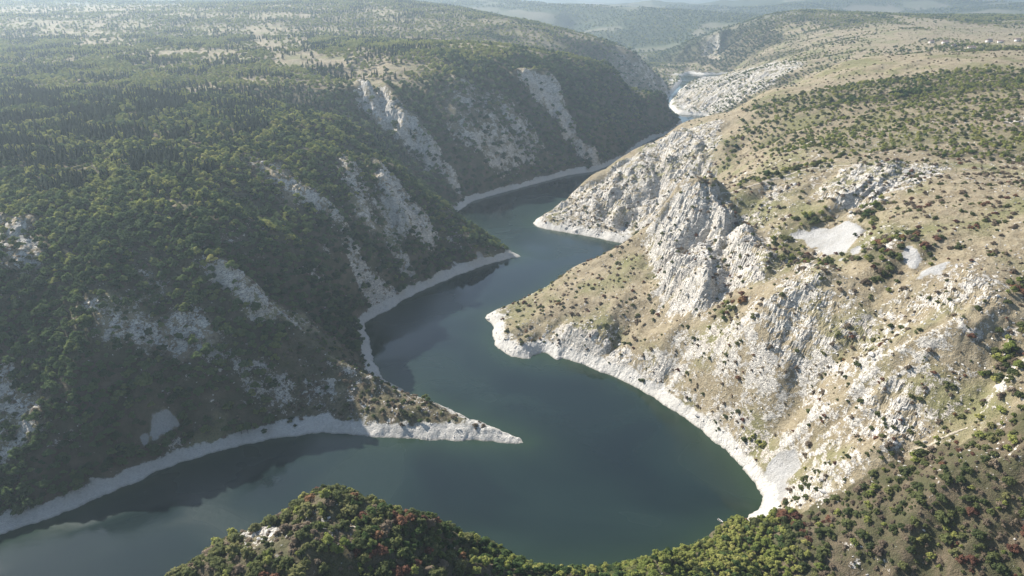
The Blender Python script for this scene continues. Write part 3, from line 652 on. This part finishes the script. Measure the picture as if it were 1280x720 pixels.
_a = rng.uniform(0, 6.28, len(_c)); _r = _c[:, 3] * rng.uniform(.4, 1.0, len(_c)); _c[:, 0] += np.cos(_a) * _r; _c[:, 1] += np.sin(_a) * _r
_c[:, 3] *= rng.uniform(.45, .85, len(_c)); _c[:, 2] = terrain_height(_c[:, 0], _c[:, 1])[0]; PL = np.vstack([PL, _c[_c[:, 2] > 3]])
U_, V_, Dd = proj(PL[:, 0], PL[:, 1], PL[:, 2] + PL[:, 3]); size_px = PL[:, 3] * FPX / Dd
print('plants', len(PL), [int((PL[:, 4] == i).sum()) for i in range(6)])

# ------------------------------------------------------------------ the nearest ones as trees and bushes of their own, the rest as woodland
def plant(name, x, y, z, h, sp, var=0, wide=1.0, rot=None):
    e = link(bpy.data.objects.new(name, None)); e.empty_display_size = .5
    e.location = (x, y, z - .25); e.rotation_euler = (0, 0, random.uniform(0, 6.28) if rot is None else rot); e.scale = (h * wide * random.uniform(.9, 1.3), h * wide * random.uniform(.8, 1.1), h)
    sh = SHAPE[sp]; c = mesh_obj('crown', sh[var % len(sh)], None, e); tk = TRUNK[FORM[sp]]; mesh_obj('trunk', tk[var % len(tk)], None, e)
    return e, c
seen = visible(PL[:, 0], PL[:, 1], PL[:, 2] + PL[:, 3] * .8) & (U_ > -5) & (U_ < 1285) & (V_ > 0) & (V_ < 716)
single = np.zeros(len(PL), bool)
QUOTA = (('tree', (0, 1), 300), ('pine', (2,), 120), ('bush', (3, 4, 5), 276))
CROWN_OF = {}
COLOUR = ['dark green', 'yellow-green', 'dark', 'olive green', 'withered brown', 'reddish']
singles = []
for form, sps, quota in QUOTA:
    idx = np.where(seen & np.isin(PL[:, 4], sps))[0]; idx = idx[np.argsort(-size_px[idx])][:quota]
    single[idx] = True
    for i in idx:
        x, y, z, h, s = PL[i]; s = int(s); nm = {0: 'broadleaf_tree', 1: 'yellowing_tree', 2: 'pine_tree', 3: 'olive_bush', 4: 'withered_bush', 5: 'red_bush'}[s]
        e, c = plant(nm, x, y, z, h, SPEC[s], int(rng.integers(0, 12)), float(rng.uniform(.9, 1.2)))
        CROWN_OF.setdefault((s, c.data.name), c)
        singles.append((e, form, s, float(U_[i]), float(V_[i]), h))
# every species and shape needs one real crown for the woodland to repeat
def region_words(form, u, v):
    if v > 600 and u < 1010:
        for lim, w in ((330, 'on near ridge\'s grassy shoulder'), (440, 'by near ridge\'s pale rocks'), (520, 'right of near ridge\'s rocks'), (600, 'where near ridge slopes down'),
                       (690, 'on near bank below spit'), (780, 'on near bank\'s lowest dip'), (850, 'at bright grove\'s left end'), (920, 'in bright grove by boat'), (1010, 'in bright grove below beach')):
            if u < lim: return w
    if v > 500 and u > 880:
        if u < 1060: return 'above the gravel beach' if v < 640 else 'on brown slope beside grove'
        if v > 640: return 'in bottom right corner' if u > 1170 else 'on brown slope\'s bottom edge'
        return 'on gully rim below path' if u < 1180 else 'on gully rim, right edge'
    if u > 600:
        if v > 400: return 'on stony slope above lake' if u < 1100 else 'on stony right-edge slope'
        if v > 260: return 'on dry right headland' if u < 960 else 'around grey right scree'
        return 'on right plateau'
    if v > 480: return 'low on shaded left bank'
    if v > 330: return 'on shaded left spur'
    if v > 200: return 'high on left canyon wall'
    return 'on left plateau'
buckets = {}
for e, form, s, u, v, h in singles: buckets.setdefault((form, s, region_words(form, u, v)), []).append((u, v, e, h))
ORD = ['first', 'second', 'third', 'fourth', 'fifth', 'sixth', 'seventh', 'eighth', 'ninth', 'tenth', 'eleventh', 'twelfth', 'thirteenth', 'fourteenth', 'fifteenth', 'sixteenth', 'seventeenth', 'eighteenth', 'nineteenth', 'twentieth'] + [f'{i}th' for i in range(21, 60)]
def describe(form, s, where, items):
    kind = {'tree': 'tree', 'pine': 'pine', 'bush': 'bush'}[form]
    grp = {'tree': 'broad-leaved trees on the nearest slopes', 'pine': 'pines on the left plateau', 'bush': 'bushes on the nearest slopes'}[form]
    order_labels(items, lambda h: f"{'tall ' if h > 7.4 and form == 'tree' else ('low ' if h < 1.9 else '')}{COLOUR[s]} {kind} {where}", kind, grp)
def order_labels(items, text, cat, grp):
    items.sort(key=lambda q: q[1]); n = len(items); rows = 1 if n <= 7 else -(-n // 10)
    for rI in range(rows):
        row = items[rI * n // rows:(rI + 1) * n // rows]; row.sort(key=lambda q: q[0]); m = len(row)
        rw = '' if rows == 1 else ('top row, ' if rI == 0 else ('bottom row, ' if rI == rows - 1 else ORD[rI] + ' row, '))
        for j, (u, v, e, h) in enumerate(row):
            o_ = '' if n == 1 else (rw.rstrip(', ') if m == 1 else rw + ('leftmost' if j == 0 else ('rightmost' if j == m - 1 else ORD[j] + ' from left')))
            tag(e, text(h) + (f", {o_}" if o_ else ''), cat, grp)
for (form, s, where), items in buckets.items(): describe(form, s, where, items)

def woodland(name, pts, sps, label):
    """one mass of crowns; every point carries its own size, turn and shape"""
    me = bpy.data.meshes.new(name); me.vertices.add(len(pts)); me.vertices.foreach_set('co', np.ascontiguousarray(pts[:, :3] - [0, 0, .3], np.float32).ravel())
    srcs = []; base = {}
    for s in sps:
        base[s] = len(srcs); cs = [c for (q, nm), c in CROWN_OF.items() if q == s]; srcs += cs
    cnt = {s: len([1 for (q, nm) in CROWN_OF if q == s]) for s in sps}
    pick = np.array([base[int(s)] + int(rng.integers(0, cnt[int(s)])) for s in pts[:, 4]], np.int32)
    def attr(nm, typ, data, key='value'):
        a = me.attributes.new(nm, typ, 'POINT'); a.data.foreach_set(key, np.ascontiguousarray(data).ravel())
    wide = rng.uniform(.9, 1.25, len(pts))
    attr('pick', 'INT', pick)
    attr('size', 'FLOAT_VECTOR', np.column_stack([pts[:, 3] * wide * rng.uniform(.9, 1.35, len(pts)), pts[:, 3] * wide * rng.uniform(.8, 1.1, len(pts)), pts[:, 3]]).astype(np.float32), 'vector')
    attr('turn', 'FLOAT_VECTOR', np.column_stack([rng.normal(0, .07, len(pts)), rng.normal(0, .07, len(pts)), rng.uniform(0, 6.28, len(pts))]).astype(np.float32), 'vector')
    g = bpy.data.node_groups.new(name, 'GeometryNodeTree')
    g.interface.new_socket('Geometry', in_out='INPUT', socket_type='NodeSocketGeometry'); g.interface.new_socket('Geometry', in_out='OUTPUT', socket_type='NodeSocketGeometry')
    N = g.nodes; Lk = g.links; gi = N.new('NodeGroupInput'); go = N.new('NodeGroupOutput'); iop = N.new('GeometryNodeInstanceOnPoints'); jn = N.new('GeometryNodeJoinGeometry')
    for o in reversed(srcs):
        oi = N.new('GeometryNodeObjectInfo'); oi.inputs['Object'].default_value = o; oi.inputs['As Instance'].default_value = True; oi.transform_space = 'ORIGINAL'
        Lk.new(oi.outputs['Geometry'], jn.inputs[0])
    def na(nm, typ):
        q = N.new('GeometryNodeInputNamedAttribute'); q.data_type = typ; q.inputs['Name'].default_value = nm; return q.outputs[0]
    Lk.new(gi.outputs[0], iop.inputs['Points']); Lk.new(jn.outputs[0], iop.inputs['Instance']); iop.inputs['Pick Instance'].default_value = True
    Lk.new(na('pick', 'INT'), iop.inputs['Instance Index']); Lk.new(na('size', 'FLOAT_VECTOR'), iop.inputs['Scale'])
    er = N.new('FunctionNodeEulerToRotation'); Lk.new(na('turn', 'FLOAT_VECTOR'), er.inputs[0]); Lk.new(er.outputs[0], iop.inputs['Rotation'])
    Lk.new(iop.outputs[0], go.inputs[0])
    o = mesh_obj(name, me); md = o.modifiers.new('grow', 'NODES'); md.node_group = g; tag(o, label, kind='stuff'); return o
rest = PL[~single]
sideP = np.where(rest[:, 1] > 3280, 0, G_side[np.clip(((rest[:, 1] - GY0) / GS).round().astype(int), 0, G_side.shape[0] - 1), np.clip(((rest[:, 0] - GX0) / GS).round().astype(int), 0, G_side.shape[1] - 1)])
lo = rest[:, 4] <= 2
def mass(name, k, label):
    if k.any():
        sps = sorted(set(int(q) for q in rest[k][:, 4])); woodland(name, rest[k], sps, label)
mass('canyon_woodland', (sideP == 0) & lo & (rest[:, 1] < 980), 'dense woodland covering the shaded left canyon wall')
mass('plateau_woodland', (sideP == 0) & lo & (rest[:, 1] >= 980) & (rest[:, 1] < 3290), 'open woodland spreading over the left plateau')
mass('far_woodland', rest[:, 1] >= 3290, 'hazy woods on the far hills')
mass('canyon_scrub', (sideP == 0) & ~lo & (rest[:, 1] < 3290), 'low brown scrub among the rocks of the left bank')
mass('headland_scrub', (sideP == 1) & ~lo & (rest[:, 1] < 3290), 'dotted dry scrub on the pale right headlands')
mass('headland_thicket', (sideP == 1) & lo & (rest[:, 1] < 3290), 'yellow-green thicket on the right plateau')
mass('ridge_thicket', (sideP == 2) & (rest[:, 1] < 3290), 'mixed autumn thicket on the near ridge')

# ------------------------------------------------------------------ limestone blocks: the largest singly, the rest as loose stone
def stone_material():
    k = NT('limestone'); oi = k.n('ObjectInfo'); geo = k.n('NewGeometry'); n1 = k.noise(geo.outputs['Position'], 1.3, 4, .65)
    col = k.mix(k.ramp(n1, .35, .68), (.62, .595, .55), (.36, .345, .325)); col = k.mix(k.math('MULTIPLY', oi.outputs['Random'], .45), col, (.40, .375, .34))
    bump = k.n('Bump', Height=n1, Strength=.6, Distance=.3)
    bs = k.n('BsdfPrincipled', Base__Color=col, Roughness=.95); k.t.links.new(bump.outputs[0], bs.inputs['Normal']); k.t.links.new(bs.outputs[0], k.out.inputs[0]); return k.m
STONE = stone_material()
def stone_mesh(sd):
    """a fractured block: a ball cut by random planes"""
    r = np.random.default_rng(sd); bm = bmesh.new(); bmesh.ops.create_icosphere(bm, subdivisions=2, radius=1.0)
    cuts = [(v / np.linalg.norm(v), r.uniform(.45, .8)) for v in r.normal(size=(9, 3))]
    for vt in bm.verts:
        p = np.array(vt.co)
        for nrm, d in cuts:
            e = p @ nrm - d
            if e > 0: p = p - nrm * e
        vt.co = Vector(p * (1 + r.uniform(-.05, .05)) * np.array([1.25, .8, .8]))
    me = bpy.data.meshes.new('stone'); bm.to_mesh(me); bm.free(); me.materials.append(STONE); return me
STONES = [stone_mesh(70 + i) for i in range(6)]
def sow_stones():
    out = []
    for y0, y1, c in ((140, 480, 2.5), (480, 800, 3.0), (800, 1250, 4.5)):
        x, y = cells(y0, y1, c); k = inframe(x, y, np.full(len(x), 60.)) | inframe(x, y, np.full(len(x), 140.)); x, y = x[k], y[k]
        rk = samp(G_rock, x, y); k = rng.uniform(size=len(x)) < rk * .40 + .02; x, y = x[k], y[k]
        h, d, sl, rock, scr, grs, rib = terrain_height(x, y)
        k = (h > .6) & (scr < .3) & (rib > -.5) & inframe(x, y, h); x, y, h, sl = x[k], y[k], h[k], sl[k]
        s = .40 * np.exp(rng.normal(0, .6, len(x))) * (1 + y / 1600); s = np.clip(s, .25, np.where(samp(G_rock, x, y) > .55, 2.4, .75)); out.append(np.column_stack([x, y, h, s]))
    return np.vstack(out)
ST = sow_stones(); su, sv, sd_ = proj(ST[:, 0], ST[:, 1], ST[:, 2] + ST[:, 3]); spx = ST[:, 3] * FPX / sd_
svis = visible(ST[:, 0], ST[:, 1], ST[:, 2] + ST[:, 3]) & (su > 0) & (su < 1280) & (sv > 0) & (sv < 718)
sidx = np.where(svis)[0]; sidx = sidx[np.argsort(-spx[sidx])][:300]
sb = {}
for i in sidx:
    x, y, z, s = ST[i]; o = mesh_obj('limestone_block', STONES[int(rng.integers(0, 6))]); o.location = (x, y, z + .1 * s)
    o.rotation_euler = (rng.uniform(-.4, .4), rng.uniform(-.4, .4), rng.uniform(0, 6.28)); o.scale = (s, s, s * rng.uniform(.7, 1.1))
    sb.setdefault(region_words('stone', su[i], sv[i]), []).append((su[i], sv[i], o, s))
for where, items in sb.items():
    order_labels(items, lambda h: f"{'large ' if h > 1.6 else ''}pale limestone block {where}", 'rock', 'limestone blocks lying on the slopes')
def loose_stone():
    m = np.ones(len(ST), bool); m[sidx] = False; p = ST[m]
    CROWN_OF.clear()
    # the six block shapes stand in the scene already: reuse them
    done = {}
    for items in sb.values():
        for _, _, o, _ in items: done.setdefault(o.data.name, o)
    for nm, o in done.items(): CROWN_OF[(9, nm)] = o
    woodland('loose_stone', np.column_stack([p[:, :3] + [0, 0, .3], p[:, 3], np.full(len(p), 9)]), [9], 'loose pale limestone scattered over the rocky slopes')
loose_stone()

# ------------------------------------------------------------------ footpaths
def surf_hit(px, py):
    a = (px - 640.0) / FPX; b = (360.0 - py) / FPX; d = np.array([a, CP + b * SP, -SP + b * CP])
    t = np.geomspace(120, 6000, 2500); Xr, Yr, Zr = d[0] * t, d[1] * t, CAM_H + d[2] * t
    k = np.argmax(Zr < np.maximum(samp(G_hf, Xr, Yr), 0)); k = k or len(t) - 1
    return Xr[k], Yr[k]
def path_material():
    k = NT('trodden_path'); geo = k.n('NewGeometry'); n = k.noise(geo.outputs['Position'], .8, 4)
    bs = k.n('BsdfPrincipled', Base__Color=k.mix(k.ramp(n, .35, .65), (.42, .375, .30), (.29, .25, .185)), Roughness=.95); k.t.links.new(bs.outputs[0], k.out.inputs[0]); return k.m
PATHM = path_material()
def footpath(pix, width, label):
    w = np.array([surf_hit(*p) for p in pix]); s = np.concatenate([[0], np.cumsum(np.hypot(*np.diff(w, axis=0).T))])
    t = np.arange(0, s[-1], 1.2); x = np.interp(t, s, w[:, 0]); y = np.interp(t, s, w[:, 1])
    for _ in range(30):
        x[1:-1] = (x[:-2] + 2 * x[1:-1] + x[2:]) / 4; y[1:-1] = (y[:-2] + 2 * y[1:-1] + y[2:]) / 4
    tx, ty = np.gradient(x), np.gradient(y); l = np.hypot(tx, ty) + 1e-6; nx, ny = -ty / l, tx / l
    wd = width * (.8 + .35 * perlin(t / 9, t * 0 + 3.3, 5)); cols = []
    for q in np.linspace(-.5, .5, 5):
        xx, yy = x + nx * wd * q, y + ny * wd * q; cols.append(np.column_stack([xx, yy, terrain_height(xx, yy)[0] + .45 - .5 * abs(q)]))
    v = np.stack(cols, 1).reshape(-1, 3); mesh = np_mesh('footpath', v, grid_faces(len(t), 5)); tag(mesh_obj('footpath', mesh, PATHM), label, kind='structure')
footpath([(884,246),(905,241),(930,236),(960,227),(1000,214),(1040,207),(1078,203)], 3.0, 'pale trodden path along the crest of the right headland')
footpath([(1138,564),(1160,558),(1175,550),(1188,543),(1210,535)], 1.6, 'short pale path crossing the gully in the lower right')
footpath([(470,468),(500,484),(540,504),(580,521)], 1.8, 'thin pale path down the spine of the left spit')

# ------------------------------------------------------------------ landmark trees and bushes
MARKS = [(1084,272,7.5,'broad','broadleaf_tree','dark green tree just above the right end of the grey scree'),
 (1093,262,6.5,'lime','yellowing_tree','yellow-green tree behind the scree\'s top right corner'),
 (1068,296,3.6,'broad','broadleaf_tree','small round dark tree on the right rim of the grey scree'),
 (1016,280,4.2,'olive','olive_bush','olive bush on the upper left rim of the grey scree'),
 (1045,318,2.6,'red','red_bush','red bush at the lower tip of the grey scree'),
 (1160,258,3.2,'red','red_bush','dark red bush alone on the tan slope right of the scree'),
 (1214,424,3.6,'red','red_bush','crimson bush on the stony slope left of the bright right-edge trees'),
 (1206,470,1.8,'red','red_bush','tiny bright red bush below the crimson one near the right edge'),
 (1262,440,7.5,'lime','yellowing_tree','tall bright tree at the right edge of the stony slope'),
 (1246,452,6.0,'lime','yellowing_tree','bright tree left of the tallest one at the right edge'),
 (1272,462,6.0,'lime','yellowing_tree','bright tree cut by the right edge of the picture'),
 (1266,368,5.5,'broad','broadleaf_tree','dark tree at the right edge above the bright trees'),
 (1192,672,4.0,'lime','yellowing_tree','round bright green tree on the brown slope, lower right'),
 (1157,672,3.4,'olive','olive_bush','round olive bush left of the bright round tree, lower right'),
 (1268,690,4.6,'red','red_bush','big purple-red bush in the bottom right corner'),
 (1170,552,3.8,'lime','yellowing_tree','bright tree beside the short path in the lower right'),
 (1148,556,2.8,'olive','olive_bush','olive bush at the left end of the short path'),
 (932,652,3.4,'red','red_bush','red bush between the gravel beach and the bright grove'),
 (911,388,4.8,'broad','broadleaf_tree','dark tree in the cleft of the white cliff'),
 (904,402,4.0,'broad','broadleaf_tree','smaller dark tree lower in the white cliff\'s cleft'),
 (952,560,4.0,'lime','yellowing_tree','bright tree above the gravel beach by the shore'),
 (930,552,3.6,'olive','olive_bush','olive bush on the shore rocks left of the beach'),
 (262,690,3.2,'olive','olive_bush','round dark bush alone on the near ridge\'s grassy crest'),
 (278,538,3.4,'broad','broadleaf_tree','lone tree at the upper edge of the pale left shore'),
 (922,205,4.5,'broad','broadleaf_tree','dark tree in the gully high on the second headland')]
for px, py, h, sp, nm, lb in MARKS:
    x, y = surf_hit(px, py); z = float(terrain_height(np.array([x]), np.array([y]))[0][0]); form = FORM[sp]
    e, c = plant(nm, x, y, z, h, sp, int(rng.integers(0, 9)), 1.1); tag(e, lb, form, {'tree': 'broad-leaved trees on the nearest slopes', 'bush': 'bushes on the nearest slopes'}[form])

# ------------------------------------------------------------------ rowing boat
def plain(name, c, rough=.6):
    k = NT(name); geo = k.n('NewGeometry'); n = k.noise(geo.outputs['Position'], 2.5, 3)
    bs = k.n('BsdfPrincipled', Base__Color=k.mix(n, c, tuple(q * .75 for q in c)), Roughness=rough); k.t.links.new(bs.outputs[0], k.out.inputs[0]); return k.m
def boat():
    e = link(bpy.data.objects.new('rowing_boat', None)); x, y, _ = unproj(900, 651, 0); e.location = (x, y, 0); e.rotation_euler = (0, 0, R(-52))
    tag(e, 'small white rowing boat on the dark water below the gravel beach', 'boat')
    v, f = [], []; st = [(-1.9, .52, -.10), (-1.0, .70, -.16), (0, .74, -.18), (1.0, .58, -.14), (1.7, .26, -.02), (2.0, .03, .12)]
    for X_, w, zb in st:
        for sgn, ww, zz in ((-1, w, .42), (-1, w * .7, zb + .12), (0, 0, zb), (1, w * .7, zb + .12), (1, w, .42)): v.append((X_, sgn * ww if sgn else 0, zz + (.12 if X_ > 1.5 and zz > .3 else 0)))
    for i in range(5):
        for j in range(4): f.append((i * 5 + j, i * 5 + j + 1, (i + 1) * 5 + j + 1, (i + 1) * 5 + j))
    f.append((0, 1, 2, 3, 4)); me = bpy.data.meshes.new('hull'); me.from_pydata(v, [], f); me.update(); me.materials.append(plain('boat_paint', (.80, .80, .78)))
    h = mesh_obj('hull', me, None, e); sd = h.modifiers.new('thick', 'SOLIDIFY'); sd.thickness = .05
    wd = plain('boat_wood', (.35, .24, .14))
    for X_, w in ((-1.3, .58), (-.2, .68), (.9, .55)):
        vv = np.array([(X_ - .12, -w, .26), (X_ + .12, -w, .26), (X_ + .12, w, .26), (X_ - .12, w, .26), (X_ - .12, -w, .30), (X_ + .12, -w, .30), (X_ + .12, w, .30), (X_ - .12, w, .30)])
        mesh_obj('seat', np_mesh('seat', vv, BOXF), wd, e)
BOXF = np.array([(0, 3, 2, 1), (4, 5, 6, 7), (0, 1, 5, 4), (1, 2, 6, 5), (2, 3, 7, 6), (3, 0, 4, 7)])
boat()

# ------------------------------------------------------------------ farmhouses on the far plateau
WALLM, ROOFM, WINM, DOORM = plain('whitewash', (.78, .76, .72), .9), plain('roof_tile', (.27, .19, .16), .9), plain('dark_pane', (.04, .05, .06), .2), plain('door_wood', (.18, .11, .07), .8)
def box(name, c, s, mat, parent):
    c = np.array(c); s = np.array(s) / 2; q = np.array([(-1, -1, -1), (1, -1, -1), (1, 1, -1), (-1, 1, -1), (-1, -1, 1), (1, -1, 1), (1, 1, 1), (-1, 1, 1)])
    return mesh_obj(name, np_mesh(name, c + q * s, BOXF), mat, parent)
def house(px, py, w, d, h, rot, label):
    x, y = surf_hit(px, py)
    if y > 3200 or y < 1300:
        x, y, _ = unproj(px, py, 172)
    z = float(terrain_height(np.array([x]), np.array([y]))[0][0]); e = link(bpy.data.objects.new('farmhouse', None)); e.location = (x, y, z - .4); e.rotation_euler = (0, 0, R(rot))
    tag(e, label, 'house', 'farmhouses on the far plateau'); box('wall', (0, 0, h / 2), (w, d, h), WALLM, e)
    o = .6; v = np.array([(-w / 2 - o, -d / 2 - o, h - .1), (w / 2 + o, -d / 2 - o, h - .1), (w / 2 + o, d / 2 + o, h - .1), (-w / 2 - o, d / 2 + o, h - .1), (-w / 2 - o, 0, h + d * .42), (w / 2 + o, 0, h + d * .42)], float)
    me = bpy.data.meshes.new('roof'); me.from_pydata(v.tolist(), [], [(0, 1, 5, 4), (2, 3, 4, 5), (1, 2, 5), (3, 0, 4), (0, 3, 2, 1)]); me.update(); me.materials.append(ROOFM); rf = mesh_obj('roof', me, None, e)
    box('chimney', (w * .22, d * .12, h + d * .42), (.8, .8, 2.2), WALLM, rf)
    for q in (-.34, .02, .34): box('window', (w * q, -d / 2 - .03, h * .58), (1.3, .12, 1.5), WINM, e)
    box('door', (w * .18, -d / 2 - .03, 1.3), (1.1, .14, 2.2), DOORM, e)
HS = [(1164,54,11,8,4.5,10,'leftmost white farmhouse on the far right plateau'), (1181,55,13,9,5.5,-8,'larger white farmhouse right of the leftmost one'), (1192,59,10,8,4.5,25,'white farmhouse on the lower row, left of two'),
 (1214,62,14,9,5,-5,'white farmhouse on the lower row, nearest the thicket'), (1236,53,13,9,5,14,'white farmhouse left of the rightmost pair'), (1250,54,11,8,4.5,-15,'white farmhouse in the middle of the right-hand group'), (1272,52,12,8,5,5,'rightmost white farmhouse at the picture\'s edge')]
for a_ in HS: house(*a_)
# ------------------------------------------------------------------ haze
def haze():
    k = NT('haze'); v = k.n('VolumePrincipled'); v.inputs['Color'].default_value = (.70, .87, 1.0, 1); v.inputs['Density'].default_value = HAZE_D
    v.inputs['Anisotropy'].default_value = .45
    k.t.links.new(v.outputs[0], k.out.inputs['Volume'])
    x, y0, y1, z0, z1 = 56000., -300., 62500., -40., HAZE_TOP
    vv = np.array([(-x, y0, z0), (x, y0, z0), (x, y1, z0), (-x, y1, z0), (-x, y0, z1), (x, y0, z1), (x, y1, z1), (-x, y1, z1)])
    ff = np.array([(0, 3, 2, 1), (4, 5, 6, 7), (0, 1, 5, 4), (1, 2, 6, 5), (2, 3, 7, 6), (3, 0, 4, 7)])
    o = mesh_obj('haze', np_mesh('haze', vv, ff), k.m); tag(o, 'thin blue autumn haze filling the canyon', kind='stuff')
HAZE_D = 0.00013; HAZE_TOP = max(float(H.max()), CAM_H) + 40
haze()
